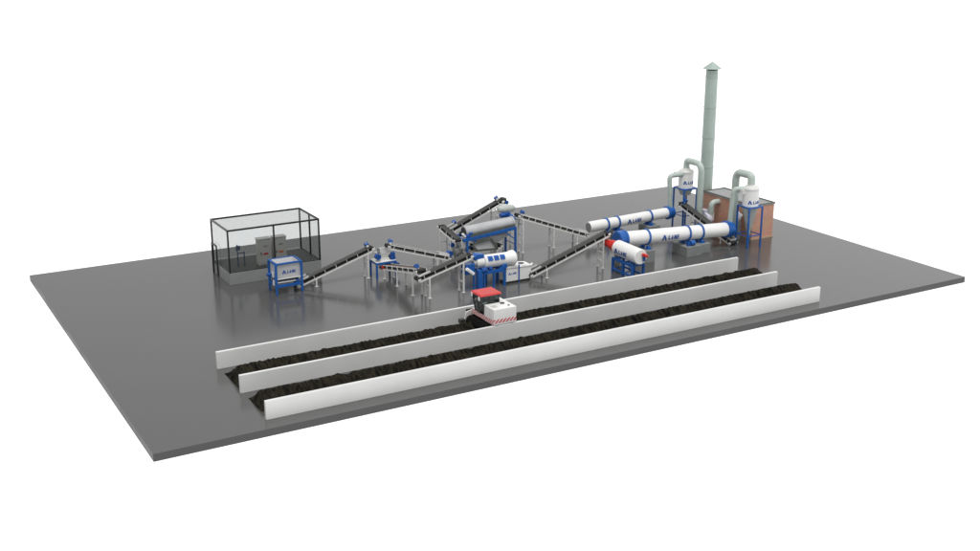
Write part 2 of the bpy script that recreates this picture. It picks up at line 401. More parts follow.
def cabinet(x, y, label, lamp):
    t = thing("electrical_cabinet", (x, y, ph), label, "cabinet", "grey cabinets inside the glass room")
    MB().box(x, x+1.38, y, y+.8, ph+.01, ph+2.75).build("body", "cab", t, bevel=.03)
    MB().box(x-.04, x+1.42, y-.05, y+.86, ph+2.75, ph+2.83).build("top_cover", "cab", t)
    d = MB().box(x+.07, x+1.31, y-.03, y-.003, ph+.18, ph+2.62).build("door", "cab", t, bevel=.01)
    MB().box(x+.22, x+.30, y-.07, y-.031, ph+1.15, ph+1.42).build("handle", "black", d)
    MB().box(x+.52, x+1.0, y-.045, y-.031, ph+1.12, ph+1.32).build("warning_plate", lamp, d)
    MB().box(x+.56, x+.96, y-.045, y-.031, ph+1.95, ph+2.1).build("vent", "conc", d)
    return t
M["orange"] = mat("orange_label", (.60, .16, .03), .5)
M["darkred"] = mat("dark_red_label", (.50, .03, .04), .5)
cabinet(20.55, 36.3, "left grey electrical cabinet with a dark red plate behind the glass", "darkred")
cabinet(22.2, 36.3, "right grey electrical cabinet with an orange plate behind the glass", "orange")
t = thing("guessed_stand", (19.0, 37.2, ph), "guessed slim slate blue frame left of the cabinets behind glass", "stand")
b = MB(); b.bar((18.6,37.2,ph+.01), (18.6,37.2,ph+2.3), .1); b.bar((19.3,37.2,ph+.01), (19.3,37.2,ph+1.5), .1); b.bar((18.6,37.2,ph+1.4), (19.3,37.2,ph+1.4), .08); b.build("frame", "slate", t)  # guessed frame for a faint bluish shape, much like a reflection
MB().box(18.45, 18.9, 37.12, 37.24, ph+1.75, ph+2.2).build("screen", "slate", t, bevel=.02)  # small slate box on the guessed frame

# ------------------------------------------------------------------ feed hopper
T = thing("feed_hopper", (19.95, 29.7, 0), "silver bin in a blue frame in front of the glass room", "hopper")
x0, x1, y0, y1, hz = 19.98, 22.62, 29.7, 31.7, 3.15
for x in (x0, x1):
    for y in (y0, y1):
        o = MB().bar((x,y,0.03), (x,y,hz), .2).build("leg", "blue", T)
b = MB()
for y in (y0, y1): b.bar((x0+.1,y,hz-.02), (x1-.1,y,hz-.02), .16)
for x in (x0, x1): b.bar((x,y0+.1,hz-.02), (x,y1-.1,hz-.02), .16)
b.build("top_frame", "blue", T)
b = MB()
for y in (y0, y1): b.bar((x0+.1,y,.88), (x1-.1,y,.88), .14, .26)
for x in (x0, x1): b.bar((x,y0+.1,.88), (x,y1-.1,.88), .12, .2)
b.build("lower_frame", "blue", T)
for x in (x0, x1): MB().bar((x,y0+.1,1.55), (x,y1-.1,1.55), .12, .14).build("side_rail", "blue", T)
b = MB()
t_ = .05
def ring_hopper(b, a, c, za, zc):   # a,c = (x0,x1,y0,y1) top and bottom, shell with thickness
    A = [(a[0],a[2],za),(a[1],a[2],za),(a[1],a[3],za),(a[0],a[3],za)]; B = [(c[0],c[2],zc),(c[1],c[2],zc),(c[1],c[3],zc),(c[0],c[3],zc)]
    i = .05
    A2 = [(a[0]+i,a[2]+i,za),(a[1]-i,a[2]+i,za),(a[1]-i,a[3]-i,za),(a[0]+i,a[3]-i,za)]; B2 = [(c[0]+i,c[2]+i,zc),(c[1]-i,c[2]+i,zc),(c[1]-i,c[3]-i,zc),(c[0]+i,c[3]-i,zc)]
    for k in range(4):
        q = (k+1) % 4
        b.poly([A[k],A[q],B[q],B[k]]); b.poly([A2[k],B2[k],B2[q],A2[q]]); b.poly([A[k],A2[k],A2[q],A[q]]); b.poly([B[k],B[q],B2[q],B2[k]])
b.box(x0+.14, x1-.14, y0+.08, y0+.13, 1.62, hz-.1); b.box(x0+.14, x1-.14, y1-.13, y1-.08, 1.62, hz-.1)
b.box(x0+.1, x0+.139, y0+.08, y1-.08, 1.62, hz-.1); b.box(x1-.139, x1-.1, y0+.08, y1-.08, 1.62, hz-.1)
b.build("bin", "silver", T)
b = MB(); ring_hopper(b, (x0+.19,x1-.19,y0+.17,y1-.17), (x0+.5,x1-.5,y0+.6,y1-.6), hz+.02, 2.0); b.build("bin_lining", "silver", T)
MB().box(x0+.3, x1-.3, y0+.5, y1-.5, 2.05, 2.1).build("hopper_floor", "galv", T)
MB().prism([(x0+.16,1.62),(x1-.16,1.62),(x1-.3,1.35),(x0+.3,1.35)], y0+.2, y1-.2).build("under_bin_shade", "beltdark", T)  # near-black prism paints the open shade below the bin
MB().bar((x0+.12,y0-.02,1.6), (x1-.12,y0-.02,1.6), .06, .08).build("lower_rail", "white", T)
MB().bar((x0+.12,y0+.1,1.22), (x1-.6,y0+.1,1.22), .06, .08).build("lower_rail", "white", T)
MB().cyl((x0-.55,y0+1.1,1.9), (x0-.12,y0+1.1,1.9), .17, seg=18).build("motor", "motorblue", T)
MB().box(x0-.17, x0-.11, y0+.35, y0+.7, 1.75, 2.3).build("bearing_plate", "white", T)
MB().box(x0-.17, x0-.11, y0+.25, y0+.6, .95, 1.45).build("bearing_plate", "white", T)
MB().cyl((x1-.55,y0+.3,1.1), (x1-.2,y0+.3,1.1), .2, seg=18).build("motor", "motorblue", T)
logo(T, flat_y((x0+x1)/2+.05, y0+.08, 2.22), .30)

# ------------------------------------------------------------------ small crusher on table
T = thing("crusher", (30.75, 29.8, 0), "small crusher with blue motors on a low blue table", "crusher")
cx0, cx1, cy0, cy1, cz = 30.85, 33.0, 29.85, 31.4, 1.55
for x in (cx0, cx1):
    for y in (cy0, cy1): MB().bar((x,y,0), (x,y,cz-.1), .17).build("leg", "blue", T)
b = MB()
for y in (cy0, cy1): b.bar((cx0-.08,y,cz), (cx1+.08,y,cz), .16, .2)
for x in (cx0, cx1): b.bar((x,cy0+.09,cz), (x,cy1-.09,cz), .14, .18)
b.build("table_frame", "blue", T)
MB().box(cx0-.05, cx1+.05, cy0-.05, cy1+.05, cz+.105, cz+.15).build("table_top", "offwhite", T)
b = MB(); ring_hopper(b, (31.25,32.5,30.15,31.3), (31.45,32.3,30.3,31.15), 2.45, 1.95); b.box(31.3,32.45,30.2,31.25,1.7,1.95); b.build("crusher_body", "offwhite", T)
MB().prismx([(30.2,2.46),(31.2,2.46),(31.0,2.95),(30.5,2.95)], 31.5, 32.2).build("inlet_hood", "galv", T, bevel=.03)
o = MB().cyl((31.15,30.0,2.2), (31.15,30.45,2.2), .3, seg=24).build("pulley_guard", "motorblue", T)
o = MB().rev((32.85,30.0,1.85), (32.85,30.8,1.85), [(0,.15),(.05,.26),(.6,.27),(.62,.3),(.78,.3)], 20).build("motor", "motorblue", T)
MB().box(32.6, 33.05, 30.0, 30.3, 1.9, 2.5).build("belt_guard", "motorblue", T, bevel=.06)
MB().cyl((33.35,30.2,1.0), (33.35,30.7,1.0), .28, seg=20).build("lower_motor", "motorblue", T)
MB().box(31.5, 32.4, 30.2, 31.0, 1.05, 1.44).build("outlet", "galv", T)
MB().cyl((31.4,29.8,1.1), (31.75,29.8,1.1), .14, seg=16).build("red_bearing", "red", T)

# ------------------------------------------------------------------ second crusher under the screen
T = thing("crusher", (40.6, 30.6, 0), "dark crusher with two blue motors below the left end of the silver screen", "crusher")
b = MB()
for x in (40.2, 41.2):
    for y in (30.3, 31.5): MB().bar((x,y,0), (x,y,1.0), .12).build("leg", "dark", T)
MB().box(40.1, 41.3, 30.2, 31.6, 1.0, 1.15).build("base_plate", "olive", T)
MB().box(40.4, 41.2, 30.4, 31.3, 1.15, 1.7).build("crusher_body", "galv", T, bevel=.05)
MB().cyl((40.35,31.0,1.95), (40.35,31.55,1.95), .24, seg=20).build("motor", "motorblue", T)
MB().cyl((39.75,30.4,1.22), (39.75,31.0,1.22), .28, seg=20).build("motor", "motorblue", T)
MB().cyl((41.3,30.1,1.45), (41.3,30.38,1.45), .2, seg=20).build("flywheel", "galv", T)
MB().cyl((40.9,30.1,1.75), (40.9,30.38,1.75), .13, seg=20).build("flywheel", "galv", T)

# ------------------------------------------------------------------ tall silver rotary screen
T = thing("rotary_screen", (41.4, 29.9, 0), "long silver drum screen on the tall blue frame", "drum screen")
fx0, fx1, fy0, fy1 = 41.5, 47.5, 29.9, 32.0; z0, z1 = 2.64, 3.18
for x, zt in ((fx0, z0), (fx1, z1)):
    for y in (fy0, fy1): MB().bar((x,y,0), (x,y,zt-.1), .2).build("leg", "blue", T)
b = MB()
for y in (fy0, fy1): b.bar((fx0-.5,y,z0-.04), (fx1+.1,y,z1+.01), .18, .3)
b.bar((fx0-.4,fy0+.1,z0), (fx0-.4,fy1-.1,z0), .16, .26); b.bar((fx1,fy0+.1,z1), (fx1,fy1-.1,z1), .16, .26)
b.bar((fx1,fy0+.1,1.35), (fx1,fy1-.1,1.35), .08); b.bar((fx0+3,fy0+.1,2.88), (fx0+3,fy1-.1,2.88), .12)
b.build("frame", "blue", T)
MB().bar((fx0+.1,fy0+.12,z0+.28), (fx1,fy0+.12,z1+.31), .08, .3).build("trough_side", "olive", T)
MB().bar((fx0+.1,fy1-.12,z0+.28), (fx1,fy1-.12,z1+.31), .08, .3).build("trough_side", "olive", T)
dA, dB = V((41.7, 31.0, 3.22)), V((47.75, 31.0, 3.58)); dL = (dB-dA).length
MB().rev(dA, dB, [(0,.67),(.14,.67),(.14,.62),(dL-.2,.62),(dL-.2,.66),(dL,.66)], 40).build("drum", "galv2", T)
MB().cyl(dA+V((-.06,0,-.005)), dA+V((-.01,0,-.001)), .56, seg=32).build("drum_mouth_shade", "dark", T)  # dark disc over the closed end paints the shaded mouth
for k in (-1, 1): MB().cyl(V((42.2,31.0+k*.5,2.62)), V((42.2+.3,31.0+k*.5,2.64)), .16, seg=16).build("support_roller", "motorblue", T)
MB().bar((41.05,30.1,3.35), (41.35,30.1,2.95), .34, .22).build("drive_cover", "white", T, bevel=.04)
MB().box(41.4, 41.95, 29.95, 30.35, z0+.15, z0+.5).build("drive_base", "motorblue", T, bevel=.03)
MB().cyl((41.9,30.1,3.22), (42.25,30.1,3.25), .15, seg=16).build("motor", "motorblue", T)
for y in (fy0, fy1): MB().bar((fx1-1.3,y,z1-.30), (fx1,y,1.9), .1).build("brace", "blue", T)
for y in (fy0, fy1): MB().bar((fx0+1.1,y,z0-.16), (fx0,y,1.6), .1).build("brace", "blue", T)
b = MB(); ring_hopper(b, (41.9,47.2,30.15,31.85), (43.4,45.4,30.6,31.3), 2.55, 1.55); b.build("funnel", "silver", T)
b = MB(); ring_hopper(b, (40.75,41.8,29.95,31.3), (41.0,41.5,30.1,30.8), 2.5, 1.7); b.build("oversize_chute", "offwhite", T)
# dark hopper frame seen between the legs
b = MB(); yb = 29.75
pts = [V((41.75,yb,2.30)), V((42.55,yb,1.36)), V((45.15,yb,1.22)), V((44.34,yb,2.44)), V((41.75,yb,2.12))]
for p, q in zip(pts, pts[1:]): b.bar(p, q, .2, .16, V((0,1,0)))
b.build("hopper_rim", "olive", T)
b = MB(); b.poly([(42.15,yb+.12,2.08),(42.7,yb+.02,1.45),(44.98,yb+.02,1.32),(44.24,yb+.12,2.34)]); b.poly([(42.15,yb+.16,2.08),(44.24,yb+.16,2.34),(44.98,yb+.06,1.32),(42.7,yb+.06,1.45)])
b.build("hopper_panel", "galv2", T)

# head machine: hood + gearbox + chute feeding the screen
T = thing("feed_crusher", (48.7, 33.3, 0), "pale flat hood over a blue gearbox at the right end of the silver drum", "crusher")
for x in (47.6, 49.3):
    for y in (32.7, 34.0): MB().bar((x,y,0), (x,y,3.6), .11).build("leg", "steel", T)
b = MB(); b.box(47.5, 49.4, 32.6, 34.1, 3.6, 3.7); b.build("platform", "steel", T)
MB().rev((47.25,33.3,4.56), (49.5,33.3,4.5), [(0,.22),(.15,.36),(.6,.44),(1.5,.43),(2.0,.34),(2.24,.14)], 28).build("hood", "hoodgrey", T)
MB().box(47.9, 49.1, 33.0, 33.7, 4.12, 4.3).build("hood_base", "galv", T, bevel=.03)
MB().box(47.85, 48.55, 32.6, 33.2, 3.71, 4.2).build("gearbox", "motorblue", T, bevel=.06)
MB().cyl((47.25,32.8,3.98), (47.82,32.8,3.98), .24, seg=22).build("motor", "motorblue", T)
MB().bar((48.35,32.5,3.95), (48.6,31.6,3.45), .5, .28).build("chute", "motorblue", T, bevel=.04)
b = MB(); ring_hopper(b, (47.85,48.9,31.0,32.0), (47.9,48.5,31.1,31.6), 3.75, 3.3); b.build("inlet_box", "offwhite", T)

# ------------------------------------------------------------------ white windowed drum on blue frame
T = thing("coating_drum", (38.6, 21.3, 0), "white drum with three blue hatches on a blue frame", "drum")
mA, mB = V((38.95, 22.0, 2.62)), V((42.62, 22.0, 2.55))
MB().rev(mA, mB, [(0,.60),(.1,.68),(2.35,.66),(2.9,.68),(3.2,.78),(3.45,.80),(3.6,.70),(3.67,.5)], 44).build("drum", "white", T)
MB().rev(V((38.1,22.0,2.62)), V((38.95,22.0,2.62)), [(0,.40),(.05,.47),(.5,.50),(.84,.50)], 36).build("inlet_neck", "offwhite", T)
MB().rev(V((37.75,22.0,2.62)), V((38.1,22.0,2.62)), [(0,.3),(.05,.35),(.34,.36)], 30).build("bearing_hub", "galv", T)
def hatch(t):
    b = MB(); f = on_cyl_x(mA, mB, .685, t, math.radians(36)); n = 6
    P = {}
    for lay, e in ((0,-.02),(1,.05)):
        for i in range(n+1):
            for j in range(n+1): P[i,j,lay] = b.b.verts.new(f(-.27+.54*i/n, -.25+.5*j/n, e))
    for i in range(n):
        for j in range(n):
            for l in (0,1): b.b.faces.new([P[i,j,l],P[i+1,j,l],P[i+1,j+1,l],P[i,j+1,l]])
    for i in range(n):
        for j in (0,n): b.b.faces.new([P[i,j,0],P[i+1,j,0],P[i+1,j,1],P[i,j,1]])
        for j in (0,n): b.b.faces.new([P[j,i,0],P[j,i+1,0],P[j,i+1,1],P[j,i,1]])
    o = b.build("hatch", "blue", T)
    b = MB(); P = [f(u, v, .075) for u, v in ((-.16,-.04),(.16,-.04),(.16,.04),(-.16,.04))]; Q = [f(u, v, .048) for u, v in ((-.16,-.04),(.16,-.04),(.16,.04),(-.16,.04))]
    b.hexa(Q+P); b.build("hatch_handle", "motorblue", o)
for t in (.52, 1.22, 1.92): hatch(t)
MB().prism([(37.9,2.95),(38.9,2.95),(38.95,3.45),(38.2,3.55),(37.8,3.3)], 21.75, 22.5).build("feed_box", "blue", T, bevel=.04)
b = MB(); b.bar((38.6,21.25,1.68), (41.0,21.25,1.68), .16, .3); b.bar((37.9,22.75,1.68), (41.6,22.75,1.68), .16, .3)
for x in (38.6, 39.8, 41.0): b.bar((x,21.33,1.7), (x,22.67,1.7), .14, .22)
b.build("frame", "blue", T)
for x in (38.65, 39.75, 40.95):
    for y in (21.25, 22.75): MB().bar((x,y,0), (x,y,1.53), .17).build("leg", "blue", T)
MB().box(37.95, 38.45, 21.15, 21.75, 0, 2.0).build("drive_column", "blue", T, bevel=.02)
MB().bar((37.55,21.4,0), (37.55,21.4,1.9), .16).build("leg", "blue", T)
MB().cyl((38.4,21.35,1.95), (38.95,21.35,1.95), .28, seg=22).build("motor", "motorblue", T)
for x in (39.3, 40.8): MB().cyl((x,21.5,1.98), (x+.3,21.5,1.98), .2, seg=20).build("support_roller", "motorblue", T)
MB().prism([(40.6,1.84),(41.35,1.84),(41.35,2.2),(41.1,2.25)], 21.25, 21.7).build("support_bracket", "blue", T)
MB().bar((36.5,21.05,2.5), (37.35,21.05,1.8), .36, .34).build("pulley_guard", "white", T, bevel=.1)
MB().box(36.6, 37.7, 21.4, 22.4, 1.7, 2.75).build("gearbox", "blue", T, bevel=.05)

# ------------------------------------------------------------------ white box machine
T = thing("crushing_box", (41.3, 21.5, 0), "white box machine with round dark opening on top", "box machine")
MB().box(41.36, 42.84, 21.55, 23.0, .22, 1.80).build("cabinet", "white", T, bevel=.03)
MB().box(42.90, 44.35, 21.55, 23.0, .22, 1.66).build("cabinet", "white", T, bevel=.03)
for x in (41.27, 42.87): MB().bar((x,21.5,0), (x,21.5,1.9), .1).build("post", "blue", T)
MB().bar((41.3,23.0,0), (41.3,23.0,1.9), .1).build("post", "blue", T)
MB().box(41.45, 44.3, 21.65, 22.9, 0.02, .22).build("base_frame", "dark", T)
MB().cyl((43.55,22.25,1.66), (43.55,22.25,1.73), .70, seg=40).build("round_lid", "white", T)
MB().cyl((43.55,22.25,1.73), (43.55,22.25,1.745), .33, seg=32).build("opening_shade_disc", "black", T)  # black disc on the solid lid paints the hole's shade
MB().prism([(41.5,1.8),(42.5,1.8),(42.3,2.0),(41.6,2.0)], 21.9, 22.9).build("inlet_cover", "offwhite", T, bevel=.02)
MB().bar((44.3,21.7,1.5), (44.6,21.7,1.72), .3, .08).build("side_flap", "white", T)
MB().bar((41.4,21.53,1.62), (44.3,21.53,1.5), .03, .05).build("trim", "galv", T)
logo(T, flat_y(42.12, 21.55, 1.02), .20)

# ------------------------------------------------------------------ rotary drums
def drum(name, label, A, B, r, tyres, blocks, hood_l, hood_r, t_logo, h_logo, ang, group):
    A = V(A); B = V(B); L = (B-A).length; d = (B-A)/L
    T = thing(name, (A.x, A.y, 0), label, "rotary drum", group)
    MB().cyl(A, B, r, seg=56).build("shell", "white", T)
    for t in tyres:
        p = A + d*t
        MB().rev(p-d*.09, p+d*.09, [(0,r+.003),(0,r+.13),(.18,r+.13),(.18,r+.003)], 56, cap=False).build("riding_ring", "blue", T)
    for t, x0, x1, y0, y1, h in blocks:
        o = MB().box(x0, x1, y0, y1, 0, h).build("foundation_block", "conc", T, bevel=.02)
        p = A + d*t
        zc = (p.z - r - .13 + h)/2
        for k in (-1, 1):
            yy = p.y + k*(r*.62); c = V((p.x, yy, h+.17))
            MB().cyl(c-V((.16,0,0)), c+V((.16,0,0)), .19, seg=22).build("support_roller", "blue", T)
        MB().box(p.x-.3, p.x+.3, p.y-r*.9-.1, p.y+r*.9+.1, h, h+.10).build("roller_base", "blue", T)
    if hood_l:
        MB().rev(A-d*.95, A+d*.12, [(0,r+.05),(.04,r+.13),(.75,r+.13),(.78,r+.19),(1.02,r+.19),(1.05,r+.003)], 48).build("inlet_hood", "blue", T)
        MB().box(A.x-.8, A.x-.2, A.y-.5, A.y+.5, 0, A.z-r).build("hood_pedestal", "conc", T)
    if hood_r:
        MB().rev(B-d*.12, B+d*.8, [(0,r+.003),(.02,r+.19),(.3,r+.19),(.33,r+.12),(.86,r+.12),(.90,r+.02)], 48).build("outlet_hood", "blue", T)
    logo(T, on_cyl_x(A, B, r, t_logo, ang), h_logo)
    return T

dz = lambda x: 2.62 - (x-58.4)*.057
T = drum("rotary_dryer", "front white rotary drum with blue rings, larger of the two", (56.0,21.6,dz(56.0)), (70.15,21.6,dz(70.15)), .78,
     (2.95, 8.5, 10.35), ((2.95, 57.5, 59.35, 20.4, 22.7, 1.35), (8.5, 63.42, 65.45, 20.0, 22.6, 1.12), (10.35, 65.7, 67.1, 20.45, 22.5, 1.05)), True, True, 5.75, .50, math.radians(-8), "white rotary drums")
MB().cyl((64.2,20.45,1.42), (64.75,20.45,1.42), .28, seg=22).build("drive_motor", "blue", T)
MB().box(63.8, 64.2, 20.35, 20.6, 1.13, 1.5).build("gearbox", "motorblue", T)
cA, cB = (58.0,31.1,1.62), (69.3,31.1,1.92)
T = drum("rotary_cooler", "rear white rotary drum with an open left end, beside the rear cyclone", cA, cB, .62,
     (2.45, 4.0, 8.65), ((4.0, 61.2, 63.0, 30.1, 32.1, .72), (8.65, 65.9, 67.6, 30.1, 32.1, .82)), False, True, 6.1, .42, math.radians(-4), "white rotary drums")
MB().cyl(V(cA)+V((-.012,0,0)), V(cA)+V((-.002,0,0)), .545, seg=40).build("mouth_shade_disc", "conc", T)  # grey disc on the capped shell stands for its shaded inside
MB().box(60.0, 60.7, 30.55, 31.65, 0, .62).build("roller_base", "conc", T)
MB().box(60.1, 60.6, 30.4, 31.0, .62, .95).build("drive_motor", "blue", T, bevel=.04)

# burner ---------------------------------------------------------------
T = thing("burner", (54.0, 17.8, 0), "short white cylinder with red cone on a blue frame in front of the dryer", "burner")
bz = 2.45; r = .80
MB().rev((54,20.1,bz+.07), (54,15.9,bz), [(0,.55),(.25,r),(4.1,r),(4.2,r-.05)], 52).build("body", "white", T)
MB().rev((54,21.9,bz+.12), (54,20.1,bz+.07), [(0,.42),(.9,.42),(1.0,.55),(1.8,.60)], 30).build("flame_cone", "red", T)
MB().prismx([(15.75,bz+.25),(15.885,bz+.25),(15.885,bz-.45),(15.75,bz-.45)], 54.2, 54.5).build("fuel_box", "motorblue", T, bevel=.02)
MB().bar((54.15,15.9,bz+.3), (54.6,15.5,bz+.08), .38, .24).build("igniter", "red", T, bevel=.03)
zt = 1.45
for x in (53.35, 54.75):
    for y in (16.4, 18.0, 19.8): MB().bar((x,y,0), (x,y,zt), .21).build("leg", "blue", T)
b = MB()
for x in (53.35, 54.75): b.bar((x,16.3,zt), (x,19.9,zt), .18, .26); b.bar((x,16.5,.35), (x,19.7,.35), .16, .2)
for y in (16.4, 18.0, 19.8): b.bar((53.43,y,zt), (54.67,y,zt), .12, .16); b.bar((53.43,y,.35), (54.67,y,.35), .1, .1)
b.build("frame", "blue", T)
for y in (17.0, 19.0): MB().prism([(53.4,zt+.1),(54.6,zt+.1),(54.4,zt+.42),(53.6,zt+.42)], y-.1, y+.1).build("saddle", "blue", T)
logo(T, on_cyl_y(54, bz+.03, r, 18.35, math.radians(-6)), .46)

# ------------------------------------------------------------------ cyclones
def cyclone(x, y, r, zb, zt_, zcone, fr, label, fz, group, rc=.22):
    T = thing("cyclone", (x, y, 0), label, "cyclone", group)
    MB().rev((x,y,zb), (x,y,zt_), [(0,r),(zt_-zb-.12,r),(zt_-zb-.12,r+.07),(zt_-zb,r+.07),(zt_-zb,.2)], 48).build("cylinder", "white", T)
    MB().rev((x,y,zcone), (x,y,zb), [(0,rc),(zb-zcone,r)], 44).build("cone", "hoodgrey", T)
    MB().cyl((x,y,zcone-.25), (x,y,zcone), .26, seg=20).build("dust_valve", "galv", T)
    MB().rev((x,y,zt_), (x,y,zt_+.4), [(0,.5),(.4,.42)], 28).build("outlet_collar", "offwhite", T)
    MB().box(x-r-.35, x-r*.2, y-.15+r*.1, y+r*.98, zt_-.62, zt_-.14).build("inlet_box", "offwhite", T)
    MB().rev((x+.02,y,zt_+.01), (x+.02,y,zt_+.16), [(0,r*.95),(.15,r*.86)], 40).build("lid", "offwhite", T)
    for sx in (-1, 1):
        for sy in (-1, 1): MB().bar((x+sx*fr,y+sy*fr,0), (x+sx*fr,y+sy*fr,zb+.1), .16).build("leg", "blue", T)
    b = MB()
    for s_ in (-1, 1):
        b.bar((x-fr,y+s_*fr,zb+.1), (x+fr,y+s_*fr,zb+.1), .14, .16); b.bar((x+s_*fr,y-fr+.08,zb+.1), (x+s_*fr,y+fr-.08,zb+.1), .12, .14)
    b.rev((x,y,zb-.02), (x,y,zb+.14), [(0,r+.01),(0,r+.12),(.16,r+.12),(.16,r+.01)], 44, cap=False)
    b.build("top_frame", "blue", T)
    b = MB()
    for s_ in (-1, 1): b.bar((x-fr,y+s_*fr,fz), (x+fr,y+s_*fr,fz), .1, .1); b.bar((x+s_*fr,y-fr+.06,fz), (x+s_*fr,y+fr-.06,fz), .09, .09)
    b.build("lower_brace", "blue", T)
    return T
T = cyclone(72.45, 20.35, .90, 4.55, 6.75, 1.6, .96, "front white cyclone on tall blue legs before the brick building", 1.4, "white cyclones")
logo(T, on_cyl_z(72.45, 20.35, .90, 5.2, math.radians(-100)), .33)
T = cyclone(71.85, 31.0, .88, 4.6, 6.75, 3.9, .96, "rear white cyclone on blue legs left of the chimney", 1.5, "white cyclones", .6)
logo(T, on_cyl_z(71.85, 31.0, .88, 5.45, math.radians(-98)), .33)

# ducts
def duct(label, pts, r, bend):
    o = MB().tube(pts, r, bend).build("duct_pipe", "pipe")
    return tag(o, label, "duct", "pale green ducts")
duct("pale green duct rising from the rear drum to its cyclone", [(69.7,31.0,2.45), (69.35,31.0,6.42), (71.4,30.75,6.45)], .28, .55)
duct("pale green duct looping over the rear cyclone and down to the fan", [(71.85,31.0,7.16), (71.85,31.0,8.02), (71.9,28.35,8.02), (71.9,28.35,1.35)], .36, 1.0)
duct("pale green duct rising from the front drum outlet to its cyclone", [(70.75,21.6,2.65), (70.75,21.3,6.62), (72.1,20.5,6.55)], .29, .55)
duct("pale green duct looping behind the front cyclone down to the floor fan", [(72.4,20.35,7.16), (72.4,20.35,8.10), (72.4,22.9,8.10), (72.4,22.9,1.1)], .42, 1.0)
duct("short pale green elbow duct from the lilac fan into the brick wall", [(73.3,27.85,2.15), (73.3,27.85,3.35), (74.42,27.85,3.35)], .34, .75)

def fan(x, y, z, r, label):
    T = thing("blower_fan", (x, y, 0), label, "fan", "pale blower fans by the brick wall")
    MB().cyl((x-.32,y,z), (x+.32,y,z), r, seg=36).build("volute", "lilac", T, bevel=.04)
    MB().box(x-.30, x+.30, y-r*.0-.02, y+r, z, z+r+.35).build("outlet_box", "lilac", T, bevel=.02)
    MB().rev((x-.62,y,z), (x-.32,y,z), [(0,.38),(.3,.30)], 24).build("inlet_ring", "offwhite", T)
    MB().box(x-.45, x+.45, y-r*.9, y+r*.9, 0, z-r*.75).build("stand", "conc", T)
    MB().cyl((x+.35,y,z), (x+.95,y,z), .26, seg=20).build("motor", "offwhite", T)
fan(72.9, 28.2, 1.3, .78, "lilac white fan behind the front drum, joined to the elbow duct")
T = fan(73.3, 23.7, 2.55, .72, "pale fan high between the two ducts of the front cyclone")
# fan outlet transition
tag(MB().box(73.05, 73.6, 27.6, 28.15, 1.2, 2.2).build("duct_transition", "offwhite", None, bevel=.03), "pale square transition box below the elbow duct", "duct")

# brick chamber -----------------------------------------------------------
T = thing("brick_building", (74.4, 21.95, 0), "low red brick building with flat grey roof at the right", "building")
bx0, bx1, by0, by1, bh = 74.4, 77.6, 21.95, 30.6, 3.95
MB().box(bx0, bx1, by0, by1, .18, bh).build("wall", "brick", T)
MB().box(bx0-.06, bx1+.06, by0-.06, by1+.06, 0, .18).build("footing", "sand", T)
b = MB(); b.box(bx0-.08, bx1+.08, by0-.08, by1+.08, bh, bh+.10)
b.build("roof", "roof", T)
b = MB()
b.box(bx0-.08, bx1+.08, by0-.08, by0+.05, bh+.10, bh+.2); b.box(bx0-.08, bx1+.08, by1-.05, by1+.08, bh+.10, bh+.2)
b.box(bx0-.08, bx0+.05, by0+.05, by1-.05, bh+.10, bh+.2); b.box(bx1-.05, bx1+.08, by0+.05, by1-.05, bh+.10, bh+.2)
b.build("roof_edge", "olive", T)

# chimney -----------------------------------------------------------------
T = thing("chimney", (76.0, 32.2, 0), "tall grey green chimney with a conical cap", "chimney")
MB().rev((76.0,32.2,0), (76.0,32.2,18.25), [(0,.80),(18.25,.71)], 40).build("shaft", "chim", T)
b = MB()
for k in range(5):
    z = 3 + k*3.6; b.rev((76.0,32.2,z), (76.0,32.2,z+.12), [(0,.80-.005*z),(0,.84-.005*z),(.12,.84-.005*z),(.12,.80-.005*z)], 40, cap=False)
b.build("flange", "chim", T)
MB().cyl((76.0,32.2,18.25), (76.0,32.2,18.42), .5, seg=24).build("cap_support", "black", T)
MB().rev((76.0,32.2,18.42), (76.0,32.2,19.25), [(0,1.08),(.04,1.08),(.83,.02)], 40).build("cap", "chim", T)

# ------------------------------------------------------------------ compost turner
T = thing("compost_turner", (31.75, 7.45, 0), "white compost turner with a red cab roof standing over the rear compost row", "compost turner")
x0, x1, y0, y1, zb, zt = 31.75, 34.05, 7.45, 11.35, 1.55, 3.0
b = MB(); b.box(x0, x1, y0, 9.15, zb, zt); b.box(33.35, x1, 9.151, 11.0, zb, zt); b.box(x0+.35, 33.349, 9.151, 11.0, zb, 1.95)
b.box(x0, x1, 10.99, y1, zb, 2.1)
b.build("body", "white", T, bevel=.03)
MB().box(x0+.02, x1-.02, y0-.012, y0-.002, zb+.18, zb+.52).build("hazard_stripe", "hazard", T)
MB().box(x0-.012, x0-.002, y0+.01, y1-.02, zb+.06, zb+.48).build("hazard_stripe", "hazard", T)
MB().cyl((33.35,8.75,zt), (33.35,8.75,zt+.05), .22, seg=24).build("filler_cap", "black", T)
MB().cyl((33.55,7.95,zt), (33.55,7.95,zt+.09), .1, seg=16).build("exhaust_cap", "conc", T)
MB().box(32.0, 32.5, 8.0, 8.5, zt, zt+.03).build("engine_vent", "cab", T)
